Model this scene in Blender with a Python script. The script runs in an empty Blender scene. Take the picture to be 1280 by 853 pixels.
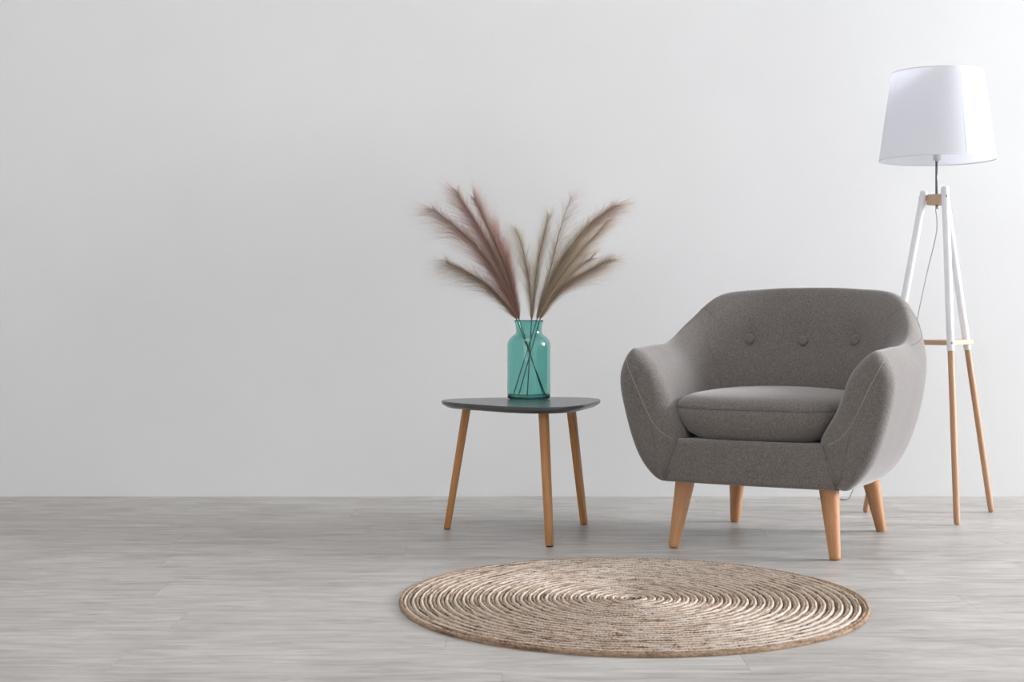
import bpy, bmesh, math, random
import numpy as np
from mathutils import Vector, Matrix
from mathutils.bvhtree import BVHTree

SC = bpy.context.scene
COL = SC.collection
rnd = random.Random(7)
nrg = np.random.default_rng(11)

# ------------------------------------------------------------------ camera
cd = bpy.data.cameras.new('camera')
cam = bpy.data.objects.new('camera', cd)
COL.objects.link(cam)
cam.location = (0, 0, 0.72)
cam.rotation_euler = (math.radians(90), 0, 0)
cd.sensor_width = 36.0
cd.lens = 50.0
cd.shift_y = -(426.5 - 389.0) / 1280.0
cd.clip_start = 0.05
cd.clip_end = 60
cd.dof.use_dof = True
cd.dof.focus_distance = 4.35
cd.dof.aperture_fstop = 8.0
SC.camera = cam

# ------------------------------------------------------------------ world, light, exposure
w = bpy.data.worlds.new('daylight')
SC.world = w
w.use_nodes = True
w.node_tree.nodes['Background'].inputs[0].default_value = (0.86, 0.93, 1.0, 1)
w.node_tree.nodes['Background'].inputs[1].default_value = 1.0


def area(name, loc, target, sx, sy, power, col):
    l = bpy.data.lights.new(name, 'AREA')
    l.shape = 'RECTANGLE'
    l.size = sx
    l.size_y = sy
    l.energy = power
    l.color = col
    o = bpy.data.objects.new(name, l)
    COL.objects.link(o)
    o.location = loc
    d = Vector(target) - Vector(loc)
    o.rotation_euler = d.to_track_quat('-Z', 'Y').to_euler()
    return o


# daylight coming in through the window of the right wall plus two added fill lights
area('window_daylight', (7.92, 4.35, 2.55), (6.9, 4.35, 2.3), 2.2, 1.9, 800, (0.90, 0.94, 1.0))
area('rear_fill', (-2.0, -1.42, 1.45), (-2.0, 0, 1.35), 2.2, 1.8, 19, (1.0, 0.97, 0.94))  # fill added behind the camera to lift the left part of the wall
area('ceiling_fill', (-0.5, 3.0, 3.66), (-0.5, 3.0, 0), 1.8, 1.4, 25, (0.98, 0.985, 1.0))  # unseen overhead fill, added to brighten the cushion and other upward faces

SC.view_settings.view_transform = 'Standard'
SC.view_settings.look = 'None'
SC.view_settings.exposure = 0.02
SC.view_settings.gamma = 1.0
SC.view_settings.use_curve_mapping = False
SC.render.film_transparent = False
SC.cycles.use_denoising = True
SC.cycles.max_bounces = 12
SC.cycles.transmission_bounces = 12
SC.cycles.diffuse_bounces = 6


# ------------------------------------------------------------------ helpers
def tag(o, label=None, cat=None, group=None, kind=None):
    if label: o['label'] = label
    if cat: o['category'] = cat
    if group: o['group'] = group
    if kind: o['kind'] = kind
    return o


def empty(name, loc, rz=0.0):
    o = bpy.data.objects.new(name, None)
    COL.objects.link(o)
    o.location = loc
    o.rotation_euler = (0, 0, rz)
    o.empty_display_size = 0.1
    return o


def link(name, me, mat=None, parent=None, smooth=True, loc=None):
    o = bpy.data.objects.new(name, me)
    COL.objects.link(o)
    if mat is not None and not me.materials:
        me.materials.append(mat)
    if parent is not None:
        o.parent = parent
    if loc is not None:
        o.location = loc
    if smooth and len(me.polygons):
        me.polygons.foreach_set('use_smooth', [True] * len(me.polygons))
    return o


def mesh(name, verts, faces):
    me = bpy.data.meshes.new(name)
    me.from_pydata([tuple(map(float, v)) for v in verts], [], faces)
    me.update()
    return me


def autosmooth(o, deg=35):
    me = o.data
    bm = bmesh.new()
    bm.from_mesh(me)
    for e in bm.edges:
        if len(e.link_faces) == 2 and e.calc_face_angle() > math.radians(deg):
            e.smooth = False
    bm.to_mesh(me)
    bm.free()
    return o


def box_mesh(name, x0, x1, y0, y1, z0, z1, bevel=0.0, seg=2):
    bm = bmesh.new()
    v = [bm.verts.new(p) for p in [(x0, y0, z0), (x1, y0, z0), (x1, y1, z0), (x0, y1, z0),
                                   (x0, y0, z1), (x1, y0, z1), (x1, y1, z1), (x0, y1, z1)]]
    for f in [(0, 3, 2, 1), (4, 5, 6, 7), (0, 1, 5, 4), (1, 2, 6, 5), (2, 3, 7, 6), (3, 0, 4, 7)]:
        bm.faces.new([v[i] for i in f])
    if bevel > 0:
        bmesh.ops.bevel(bm, geom=list(bm.edges), offset=bevel, segments=seg, affect='EDGES', profile=0.5)
    me = bpy.data.meshes.new(name)
    bm.to_mesh(me)
    bm.free()
    return me


def lathe(name, prof, n=48, closed=False):
    """prof: list of (r, z) from one end to the other"""
    verts, faces = [], []
    m = len(prof)
    for r, z in prof:
        for k in range(n):
            a = 2 * math.pi * k / n
            verts.append((r * math.cos(a), r * math.sin(a), z))
    for i in range(m - 1 if not closed else m):
        i2 = (i + 1) % m
        for k in range(n):
            k2 = (k + 1) % n
            faces.append((i * n + k, i * n + k2, i2 * n + k2, i2 * n + k))
    if not closed:
        if prof[0][0] > 1e-6: faces.append(tuple(range(n - 1, -1, -1)))
        if prof[-1][0] > 1e-6: faces.append(tuple((m - 1) * n + k for k in range(n)))
    me = mesh(name, verts, faces)
    bm = bmesh.new()
    bm.from_mesh(me)
    bmesh.ops.remove_doubles(bm, verts=bm.verts, dist=1e-7)
    bmesh.ops.recalc_face_normals(bm, faces=bm.faces)
    bm.to_mesh(me)
    bm.free()
    return me


def tube(name, path, rad, n=10, cap=True):
    """tube along a polyline; rad is a number or a list"""
    P = [Vector(p) for p in path]
    R = [rad] * len(P) if not hasattr(rad, '__len__') else list(rad)
    verts, faces = [], []
    t = (P[1] - P[0]).normalized()
    ref = Vector((0, 0, 1)) if abs(t.z) < 0.9 else Vector((0, 1, 0))
    nrm = (ref - t * ref.dot(t)).normalized()
    for i, p in enumerate(P):
        a = P[max(i - 1, 0)]
        b = P[min(i + 1, len(P) - 1)]
        t = (b - a).normalized()
        nrm = (nrm - t * nrm.dot(t)).normalized()
        bn = t.cross(nrm)
        for k in range(n):
            g = 2 * math.pi * k / n
            verts.append(p + (nrm * math.cos(g) + bn * math.sin(g)) * R[i])
    for i in range(len(P) - 1):
        for k in range(n):
            k2 = (k + 1) % n
            faces.append((i * n + k, i * n + k2, (i + 1) * n + k2, (i + 1) * n + k))
    if cap:
        faces.append(tuple(range(n - 1, -1, -1)))
        faces.append(tuple((len(P) - 1) * n + k for k in range(n)))
    return mesh(name, verts, faces)


def crom(P, n, closed=False):
    """centripetal-ish Catmull-Rom through P (k x dim), n samples per span"""
    P = np.asarray(P, float)
    k = len(P)
    out = []
    spans = k if closed else k - 1
    for i in range(spans):
        if closed:
            p0, p1, p2, p3 = P[(i - 1) % k], P[i], P[(i + 1) % k], P[(i + 2) % k]
        else:
            p1, p2 = P[i], P[i + 1]
            p0 = P[i - 1] if i > 0 else 2 * p1 - p2
            p3 = P[i + 2] if i + 2 < k else 2 * p2 - p1
        d1 = max(np.linalg.norm(p1 - p0), 1e-6) ** 0.5
        d2 = max(np.linalg.norm(p2 - p1), 1e-6) ** 0.5
        d3 = max(np.linalg.norm(p3 - p2), 1e-6) ** 0.5
        m1 = (p2 - p1) / d2 - (p2 - p0) / (d1 + d2) + (p1 - p0) / d1
        m2 = (p3 - p2) / d3 - (p3 - p1) / (d2 + d3) + (p2 - p1) / d2
        m1, m2 = m1 * d2, m2 * d2
        for j in range(n):
            t = j / n
            h1 = 2 * t**3 - 3 * t**2 + 1
            h2 = -2 * t**3 + 3 * t**2
            h3 = t**3 - 2 * t**2 + t
            h4 = t**3 - t**2
            out.append(h1 * p1 + h2 * p2 + h3 * m1 + h4 * m2)
    if not closed:
        out.append(P[-1])
    return np.array(out)


# ------------------------------------------------------------------ materials
class NT:
    def __init__(s, name):
        s.m = bpy.data.materials.new(name)
        s.m.use_nodes = True
        s.t = s.m.node_tree
        s.n = s.t.nodes
        s.b = s.n['Principled BSDF']

    def add(s, typ, **kw):
        n = s.n.new(typ)
        for k, v in kw.items():
            if k in n.inputs:
                n.inputs[k].default_value = v
            else:
                setattr(n, k, v)
        return n

    def lk(s, a, b):
        s.t.links.new(a, b)

    def ramp(s, fac, stops):
        r = s.n.new('ShaderNodeValToRGB')
        e = r.color_ramp.elements
        while len(e) > 1:
            e.remove(e[0])
        e[0].position, e[0].color = stops[0][0], (*stops[0][1], 1)
        for p, c in stops[1:]:
            q = e.new(p)
            q.color = (*c, 1)
        s.lk(fac, r.inputs[0])
        return r

    def noise(s, vec, scale, detail=3, rough=0.5, mapscale=None, dist=0.0, loc=None):
        src = vec
        if mapscale is not None:
            mp = s.add('ShaderNodeMapping')
            mp.inputs['Scale'].default_value = mapscale
            s.lk(vec, mp.inputs['Vector'])
            if loc is not None:
                s.lk(loc, mp.inputs['Location'])
            src = mp.outputs[0]
        n = s.add('ShaderNodeTexNoise')
        n.inputs['Scale'].default_value = scale
        n.inputs['Detail'].default_value = detail
        n.inputs['Roughness'].default_value = rough
        n.inputs['Distortion'].default_value = dist
        s.lk(src, n.inputs['Vector'])
        return n

    def bump(s, h, strength, dist):
        b = s.add('ShaderNodeBump')
        b.inputs['Strength'].default_value = strength
        b.inputs['Distance'].default_value = dist
        s.lk(h, b.inputs['Height'])
        s.lk(b.outputs[0], s.b.inputs['Normal'])
        return b

    def mix(s, f, a, b, typ='MIX'):
        m = s.add('ShaderNodeMix')
        m.data_type = 'RGBA'
        m.blend_type = typ
        if isinstance(f, (int, float)):
            m.inputs[0].default_value = f
        else:
            s.lk(f, m.inputs[0])
        for q, k in ((a, 6), (b, 7)):
            if isinstance(q, tuple):
                m.inputs[k].default_value = (*q, 1)
            else:
                s.lk(q, m.inputs[k])
        return m.outputs[2]


def plain(name, col, rough=0.5, metal=0.0, bump=None, spec=None):
    t = NT(name)
    tc = t.add('ShaderNodeTexCoord')
    n = t.noise(tc.outputs['Object'], 14, 3)
    r = t.ramp(n.outputs[0], [(0.3, tuple(c * 0.965 for c in col)), (0.7, tuple(min(1, c * 1.03) for c in col))])
    t.lk(r.outputs[0], t.b.inputs['Base Color'])
    t.b.inputs['Roughness'].default_value = rough
    t.b.inputs['Metallic'].default_value = metal
    if spec is not None:
        t.b.inputs['Specular IOR Level'].default_value = spec
    if bump:
        n2 = t.noise(tc.outputs['Object'], bump[0], 4)
        t.bump(n2.outputs[0], bump[1], bump[2])
    return t.m


def mat_wall():
    t = NT('painted_wall')
    tc = t.add('ShaderNodeTexCoord')
    n = t.noise(tc.outputs['Object'], 0.9, 4, 0.6)
    r = t.ramp(n.outputs[0], [(0.3, (0.765, 0.765, 0.762)), (0.7, (0.795, 0.797, 0.80))])
    t.lk(r.outputs[0], t.b.inputs['Base Color'])
    t.b.inputs['Roughness'].default_value = 0.75
    t.b.inputs['Specular IOR Level'].default_value = 0.25
    n2 = t.noise(tc.outputs['Object'], 60, 4)
    n3 = t.noise(tc.outputs['Object'], 3.0, 2)
    ad = t.add('ShaderNodeMath', operation='MULTIPLY_ADD')
    t.lk(n3.outputs[0], ad.inputs[0])
    ad.inputs[1].default_value = 2.0
    t.lk(n2.outputs[0], ad.inputs[2])
    t.bump(ad.outputs[0], 0.12, 0.002)
    return t.m


def mat_floor():
    t = NT('grey_oak_laminate')
    tc = t.add('ShaderNodeTexCoord')
    geo = t.add('ShaderNodeNewGeometry')
    oi = t.add('ShaderNodeObjectInfo')
    # per plank offset of the grain
    mul = t.add('ShaderNodeMath', operation='MULTIPLY')
    t.lk(oi.outputs['Random'], mul.inputs[0])
    mul.inputs[1].default_value = 37.0
    cmb = t.add('ShaderNodeCombineXYZ')
    t.lk(mul.outputs[0], cmb.inputs[0])
    t.lk(mul.outputs[0], cmb.inputs[1])
    P = geo.outputs['Position']
    g1 = t.noise(P, 1.0, 6, 0.66, (3.6, 22, 1), 1.3, cmb.outputs[0])
    g2 = t.noise(P, 1.0, 5, 0.65, (12.0, 120, 1), 0.5, cmb.outputs[0])
    g3 = t.noise(P, 1.0, 4, 0.6, (2.4, 5.0, 1), 1.2, cmb.outputs[0])
    g4 = t.noise(P, 1.0, 6, 0.65, (5.0, 30, 1), 2.2, cmb.outputs[0])
    c1 = t.ramp(g1.outputs[0], [(0.28, (0.325, 0.303, 0.280)), (0.46, (0.435, 0.415, 0.390)), (0.60, (0.51, 0.493, 0.47)), (0.75, (0.555, 0.542, 0.525))])
    c2 = t.ramp(g2.outputs[0], [(0.3, (0.84, 0.83, 0.82)), (0.55, (1, 1, 1))])
    c3 = t.ramp(g3.outputs[0], [(0.32, (0.86, 0.85, 0.84)), (0.68, (1.08, 1.08, 1.08))])
    c4 = t.ramp(g4.outputs[0], [(0.30, (0.74, 0.715, 0.69)), (0.43, (1, 1, 1))])
    m = t.mix(0.8, c1.outputs[0], c2.outputs[0], 'MULTIPLY')
    m = t.mix(0.9, m, c3.outputs[0], 'MULTIPLY')
    m = t.mix(0.7, m, c4.outputs[0], 'MULTIPLY')
    pr = t.ramp(oi.outputs['Random'], [(0.0, (0.97, 0.965, 0.96)), (1.0, (1.03, 1.03, 1.03))])
    m = t.mix(1.0, m, pr.outputs[0], 'MULTIPLY')
    m = t.mix(1.0, m, (0.93, 0.925, 0.92), 'MULTIPLY')
    t.lk(m, t.b.inputs['Base Color'])
    rr = t.ramp(g1.outputs[0], [(0.2, (0.46,) * 3), (0.8, (0.34,) * 3)])
    t.lk(rr.outputs[0], t.b.inputs['Roughness'])
    t.b.inputs['Specular IOR Level'].default_value = 0.45
    t.bump(g2.outputs[0], 0.12, 0.0006)
    return t.m


def mat_fabric():
    t = NT('grey_brown_upholstery')
    tc = t.add('ShaderNodeTexCoord')
    O = tc.outputs['Object']
    a = t.noise(O, 900, 2, 0.7)
    b = t.noise(O, 380, 2, 0.6)
    c = t.noise(O, 190, 3, 0.7, (1, 1, 0.6))
    wa = t.add('ShaderNodeMath', operation='MULTIPLY_ADD')
    t.lk(a.outputs[0], wa.inputs[0])
    wa.inputs[1].default_value = 0.8
    t.lk(b.outputs[0], wa.inputs[2])
    wb = t.add('ShaderNodeMath', operation='MULTIPLY_ADD')
    t.lk(c.outputs[0], wb.inputs[0])
    wb.inputs[1].default_value = 0.5
    t.lk(wa.outputs[0], wb.inputs[2])
    wc = t.add('ShaderNodeMath', operation='MULTIPLY')
    t.lk(wb.outputs[0], wc.inputs[0])
    wc.inputs[1].default_value = 0.4348
    r = t.ramp(wc.outputs[0], [(0.36, (0.085, 0.073, 0.066)), (0.50, (0.165, 0.147, 0.135)), (0.64, (0.28, 0.255, 0.240))])
    t.lk(r.outputs[0], t.b.inputs['Base Color'])
    t.b.inputs['Roughness'].default_value = 0.95
    t.b.inputs['Specular IOR Level'].default_value = 0.15
    t.b.inputs['Sheen Weight'].default_value = 0.46
    t.b.inputs['Sheen Roughness'].default_value = 0.45
    t.b.inputs['Sheen Tint'].default_value = (1.0, 0.98, 0.97, 1)
    t.bump(wa.outputs[0], 0.3, 0.0008)
    return t.m


def mat_wood(name, c0, c1, c2, scale=1.0, rough=0.42):
    """grain runs along the local z axis of the part"""
    t = NT(name)
    tc = t.add('ShaderNodeTexCoord')
    O = tc.outputs['Object']
    g = t.noise(O, 1.0 * scale, 5, 0.65, (90, 90, 5), 0.7)
    h = t.noise(O, 1.0 * scale, 3, 0.5, (24, 24, 2.2), 0.5)
    r = t.ramp(g.outputs[0], [(0.25, c0), (0.5, c1), (0.78, c2)])
    r2 = t.ramp(h.outputs[0], [(0.3, (0.84, 0.80, 0.77)), (0.65, (1.05, 1.05, 1.05))])
    m = t.mix(0.85, r.outputs[0], r2.outputs[0], 'MULTIPLY')
    t.lk(m, t.b.inputs['Base Color'])
    t.b.inputs['Roughness'].default_value = rough
    t.bump(g.outputs[0], 0.08, 0.0006)
    return t.m


def mat_glass():
    t = NT('teal_glass')
    tc = t.add('ShaderNodeTexCoord')
    t.b.inputs['Base Color'].default_value = (0.42, 0.74, 0.70, 1)
    t.b.inputs['Transmission Weight'].default_value = 1.0
    t.b.inputs['Roughness'].default_value = 0.0
    t.b.inputs['IOR'].default_value = 1.45
    n = t.noise(tc.outputs['Object'], 18, 2)
    t.bump(n.outputs[0], 0.06, 0.002)
    return t.m


def mat_shade():
    t = NT('white_shade_fabric')
    tc = t.add('ShaderNodeTexCoord')
    n = t.noise(tc.outputs['Object'], 300, 2, 0.5, (1, 1, 0.2))
    r = t.ramp(n.outputs[0], [(0.3, (0.86, 0.86, 0.88)), (0.7, (0.90, 0.90, 0.92))])
    t.lk(r.outputs[0], t.b.inputs['Base Color'])
    t.b.inputs['Roughness'].default_value = 0.85
    t.bump(n.outputs[0], 0.15, 0.0008)
    tr = t.add('ShaderNodeBsdfTranslucent')
    tr.inputs['Color'].default_value = (0.88, 0.89, 0.93, 1)
    ms = t.add('ShaderNodeMixShader')
    ms.inputs[0].default_value = 0.5
    out = t.n['Material Output']
    t.lk(t.b.outputs[0], ms.inputs[1])
    t.lk(tr.outputs[0], ms.inputs[2])
    t.lk(ms.outputs[0], out.inputs[0])
    return t.m


def mat_braid(name, stops, blot):
    """uv: x = metres along the braid, y = across"""
    t = NT(name)
    uv = t.add('ShaderNodeUVMap')
    tc = t.add('ShaderNodeTexCoord')
    a = t.noise(uv.outputs[0], 1.0, 4, 0.65, (70, 2.2, 1), 0.3)
    b = t.noise(uv.outputs[0], 1.0, 3, 0.6, (9, 0.6, 1), 0.2)
    c = t.noise(tc.outputs['Object'], 700, 2, 0.7)
    r = t.ramp(a.outputs[0], stops)
    r2 = t.ramp(b.outputs[0], blot)
    m = t.mix(0.9, r.outputs[0], r2.outputs[0], 'MULTIPLY')
    r3 = t.ramp(c.outputs[0], [(0.3, (0.78, 0.77, 0.76)), (0.62, (1.06, 1.06, 1.06))])
    m = t.mix(0.8, m, r3.outputs[0], 'MULTIPLY')
    t.lk(m, t.b.inputs['Base Color'])
    t.b.inputs['Roughness'].default_value = 0.93
    t.b.inputs['Specular IOR Level'].default_value = 0.15
    t.bump(c.outputs[0], 0.6, 0.0012)
    return t.m


def mat_hair(name, cols):
    """cols: base, mid, tip colours along the plume (local x,y,z irrelevant: uses uv.x)"""
    t = NT(name)
    uv = t.add('ShaderNodeUVMap')
    sp = t.add('ShaderNodeSeparateXYZ')
    t.lk(uv.outputs[0], sp.inputs[0])
    r = t.ramp(sp.outputs[0], [(0.0, cols[0]), (0.5, cols[1]), (1.0, cols[2])])
    r2 = t.ramp(sp.outputs[1], [(0.0, (0.80, 0.79, 0.78)), (1.0, (1.15, 1.15, 1.15))])
    m = t.mix(1.0, r.outputs[0], r2.outputs[0], 'MULTIPLY')
    t.lk(m, t.b.inputs['Base Color'])
    t.b.inputs['Roughness'].default_value = 0.8
    t.b.inputs['Specular IOR Level'].default_value = 0.2
    tr = t.add('ShaderNodeBsdfTranslucent')
    t.lk(m, tr.inputs[0])
    ms = t.add('ShaderNodeMixShader')
    ms.inputs[0].default_value = 0.45
    out = t.n['Material Output']
    t.lk(t.b.outputs[0], ms.inputs[1])
    t.lk(tr.outputs[0], ms.inputs[2])
    t.lk(ms.outputs[0], out.inputs[0])
    return t.m


M_wall = mat_wall()
M_ceil = plain('ceiling_paint', (0.62, 0.61, 0.60), 0.9)  # unseen ceiling, toned down to lower the ambient bounce
M_side = plain('side_wall_paint', (0.55, 0.54, 0.53), 0.9)  # unseen walls, darker than the back wall to hold down bounced light
M_floor = mat_floor()
M_sub = plain('underlay', (0.25, 0.24, 0.23), 0.9)
M_frame = plain('white_window_frame', (0.8, 0.8, 0.8), 0.4)
M_fab = mat_fabric()
M_thread = plain('seam_thread', (0.34, 0.315, 0.295), 0.9)
M_threadd = plain('dark_seam_thread', (0.15, 0.135, 0.125), 0.95)
M_under = plain('dark_base_cloth', (0.03, 0.028, 0.027), 0.95)
M_beech = mat_wood('chair_leg_wood', (0.42, 0.20, 0.085), (0.54, 0.275, 0.125), (0.63, 0.345, 0.175))
M_bamboo = mat_wood('table_leg_wood', (0.36, 0.155, 0.045), (0.52, 0.25, 0.088), (0.63, 0.34, 0.142), 1.3)
M_lampwood = mat_wood('lamp_leg_wood', (0.45, 0.25, 0.14), (0.56, 0.33, 0.20), (0.64, 0.41, 0.27), 1.2, 0.5)
M_plate = plain('plywood_plate', (0.56, 0.385, 0.27), 0.55)
M_white = plain('white_lacquer', (0.83, 0.83, 0.86), 0.38)
M_metal = plain('dark_metal', (0.17, 0.20, 0.20), 0.35, 0.8)
M_screw = plain('steel_screw', (0.45, 0.45, 0.42), 0.35, 0.9)
M_socket = plain('socket_plastic', (0.62, 0.61, 0.64), 0.5)
M_top = plain('grey_table_lacquer', (0.072, 0.074, 0.078), 0.24)
M_rub = plain('black_foot_pad', (0.02, 0.018, 0.016), 0.7)
M_glass = mat_glass()
M_shade = mat_shade()
M_cord = plain('grey_cord', (0.42, 0.42, 0.44), 0.5)
M_bulb = plain('frosted_bulb', (0.85, 0.85, 0.85), 0.3)
M_stem = plain('dry_stem', (0.145, 0.105, 0.062), 0.8)

# ------------------------------------------------------------------ room shell
WY = 5.518          # back wall
X0, X1, Y0, ZC = -3.2, 8.0, -1.5, 3.7


def struct(name, me, mat, parent=None):
    o = link(name, me, mat, parent, smooth=False)
    if parent is None:
        o['kind'] = 'structure'
    return o


struct('wall_back', box_mesh('wall_back', X0 - .15, X1 + .15, WY, WY + .15, -.05, ZC + .1), M_wall)
struct('wall_left', box_mesh('wall_left', X0 - .15, X0, Y0 - .15, WY, -.05, ZC + .1), M_side)
struct('ceiling', box_mesh('ceiling', X0 - .15, X1 + .15, Y0 - .15, WY, ZC, ZC + .1), M_ceil)


def wall_with_hole(name, axis, c0, c1, a0, a1, h0, h1, z0, z1):
    """slab between c0..c1 on its thin axis, a0..a1 along, hole h0..h1 x z0..z1"""
    verts, faces = [], []
    for (p, q, r, s) in [(a0, h0, -.05, ZC + .1), (h1, a1, -.05, ZC + .1), (h0, h1, -.05, z0), (h0, h1, z1, ZC + .1)]:
        if axis == 'x':
            me = box_mesh('t', c0, c1, p, q, r, s)
        else:
            me = box_mesh('t', p, q, c0, c1, r, s)
        b = len(verts)
        verts += [tuple(v.co) for v in me.vertices]
        faces += [tuple(b + i for i in f.vertices) for f in me.polygons]
        bpy.data.meshes.remove(me)
    return mesh(name, verts, faces)


struct('wall_right', wall_with_hole('wall_right', 'x', X1, X1 + .15, Y0 - .15, WY, 3.15, 5.5, 1.55, 3.5), M_side)
struct('wall_front', wall_with_hole('wall_front', 'y', Y0 - .15, Y0, X0, X1, -3.1, -0.9, 0.5, 2.45), M_side)


def window(name, axis, c, a0, a1, z0, z1):
    verts, faces = [], []
    f = .05
    am = (a0 + a1) / 2
    for (p, q, r, s) in [(a0, a0 + f, z0, z1), (a1 - f, a1, z0, z1), (a0 + f, a1 - f, z0, z0 + f),
                         (a0 + f, a1 - f, z1 - f, z1), (am - f / 2, am + f / 2, z0 + f, z1 - f)]:
        me = box_mesh('t', c, c + .05, p, q, r, s) if axis == 'x' else box_mesh('t', p, q, c, c + .05, r, s)
        b = len(verts)
        verts += [tuple(v.co) for v in me.vertices]
        faces += [tuple(b + i for i in g.vertices) for g in me.polygons]
        bpy.data.meshes.remove(me)
    struct(name, mesh(name, verts, faces), M_frame)


window('window_1', 'x', X1 + .06, 3.15, 5.5, 1.55, 3.5)
window('fill_window', 'y', Y0 - .11, -3.1, -0.9, 0.5, 2.45)  # unseen opening, added for the rear fill light

# floor: a sub-floor slab with laminate planks laid across the room
PW, PL = 0.192, 1.29
FY0 = 0.14
floor = struct('floor', box_mesh('floor', X0 - .15, X1 + .15, Y0 - .15, WY, -.06, -.0085), M_sub)
PX1 = 3.2
struct('flooring', box_mesh('flooring', X0, X1, Y0, FY0, -.0084, 0.0), M_floor, floor)
struct('flooring', box_mesh('flooring', PX1, X1, FY0, WY, -.0084, 0.0), M_floor, floor)
plank_meshes = {}
row = 0
y1 = WY
while y1 > FY0 + 1e-4:
    y0 = max(y1 - PW, FY0)
    off = (row * 0.47 + rnd.uniform(-.06, .06)) % 1.0
    xa = X0 - off * PL
    while xa < PX1:
        xb = xa + PL
        a, b = max(xa, X0), min(xb, PX1)
        if b - a > 0.03:
            g = 0.00015
            key = (round(b - a, 3), round(y1 - y0, 3))
            if key not in plank_meshes:
                lw, ww = (b - a) / 2 - g, (y1 - y0) / 2 - g
                plank_meshes[key] = box_mesh('plank', -lw, lw, -ww, ww, -.0080, 0.0, 0.0004, 1)
            o = link('plank', plank_meshes[key], M_floor, floor, smooth=False)
            o.location = ((a + b) / 2, (y0 + y1) / 2, 0)
        xa = xb
    y1 -= PW
    row += 1

# ------------------------------------------------------------------ armchair
CH_LOC = (0.8444, 4.4827, 0)
CH_RZ = math.radians(-26.6)
chair = empty('armchair', CH_LOC, CH_RZ)
tag(chair, 'grey-brown fabric tub armchair with three buttons and tapered wooden legs', 'armchair')

# key sections of the horseshoe shell, outer bottom -> outer -> top -> inner -> inner bottom -> under
RC = 0.050   # rounding of the arm fronts
FV = -0.342
K = [
    # front of the arm
    [(.250, FV + RC, .205), (.286, FV + RC, .203), (.347, FV + RC, .262), (.398, FV + RC, .395), (.417, FV + RC, .532),
     (.372, FV + RC, .607), (.303, FV + RC, .553), (.252, FV + RC, .430), (.205, FV + RC, .337), (.222, FV + RC, .260)],
    [(.250, -.14, .200), (.292, -.14, .200), (.353, -.14, .266), (.404, -.14, .400), (.423, -.14, .540),
     (.378, -.14, .613), (.306, -.14, .556), (.262, -.14, .435), (.235, -.14, .330), (.225, -.14, .260)],
    [(.245, .05, .197), (.292, .05, .197), (.358, .05, .272), (.410, .05, .415), (.424, .05, .552),
     (.382, .05, .625), (.314, .05, .568), (.272, .05, .450), (.245, .05, .330), (.230, .05, .260)],
    [(.215, .17, .197), (.280, .215, .197), (.343, .228, .280), (.392, .235, .440), (.405, .225, .605),
     (.362, .200, .694), (.300, .168, .635), (.252, .125, .470), (.220, .105, .330), (.205, .10, .260)],
    [(.175, .24, .197), (.240, .295, .197), (.298, .325, .300), (.336, .345, .490), (.350, .338, .680),
     (.300, .312, .774), (.240, .250, .700), (.203, .178, .490), (.180, .150, .330), (.170, .14, .260)],
    [(.10, .27, .197), (.130, .325, .197), (.160, .370, .315), (.177, .395, .510), (.185, .398, .710),
     (.160, .360, .795), (.140, .300, .720), (.120, .216, .500), (.105, .178, .330), (.10, .165, .260)],
]
KM = [(0, .275, .197), (0, .333, .197), (0, .380, .335), (0, .405, .530), (0, .410, .718),
      (0, .370, .800), (0, .312, .722), (0, .228, .500), (0, .183, .330), (0, .17, .260)]
K = np.array(K, float)
KM = np.array(KM, float)
KR = K.copy()
KL = K[::-1].copy()
# path goes from the left arm front (u negative) round the back to the right arm front
KLm = K.copy()
KLm[:, :, 0] *= -1
keys = np.concatenate([KLm, KM[None], K[::-1]], 0)      # 13 x 10 x 3
NS, NT_ = 8, 7
rows = crom(keys.reshape(len(keys), -1), NS).reshape(-1, 10, 3)
body = np.array([crom(r, NT_) for r in rows])            # (S, T, 3)
S_, T_ = body.shape[:2]
TOPI = 5 * NT_

# button dimples on the inner back
BTN = [(-.178, .624), (0.0, .620), (.178, .624)]
for (bu, bz) in BTN:
    inner = body[:, TOPI:, :]
    d2 = ((inner[..., 0] - bu) / 1.15)**2 + (inner[..., 2] - bz)**2
    near = inner[..., 1] > 0.05
    inner[..., 1] += np.where(near, 0.013 * np.exp(-d2 / 0.026**2) + 0.007 * np.exp(-d2 / 0.07**2), 0)


def surf(s, t):
    """point on the shell, s in key units 0..12, t in point units 0..9"""
    a = min(max(s * NS, 0), S_ - 1.001)
    b = min(max(t * NT_, 0), T_ - 1.001)
    i, j = int(a), int(b)
    fa, fb = a - i, b - j
    return (body[i, j] * (1 - fa) * (1 - fb) + body[i + 1, j] * fa * (1 - fb)
            + body[i, j + 1] * (1 - fa) * fb + body[i + 1, j + 1] * fa * fb)


def snormal(s, t):
    e = .04
    a = surf(s + e, t) - surf(s - e, t)
    b = surf(s, t + e) - surf(s, t - e)
    n = np.cross(a, b)
    n /= max(np.linalg.norm(n), 1e-9)
    return n


verts = [tuple(p) for p in body.reshape(-1, 3)]
faces = []
for i in range(S_ - 1):
    for j in range(T_ - 1):
        faces.append((i * T_ + j, (i + 1) * T_ + j, (i + 1) * T_ + j + 1, i * T_ + j + 1))
    faces.append((i * T_ + T_ - 1, (i + 1) * T_ + T_ - 1, (i + 1) * T_, i * T_))
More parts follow.
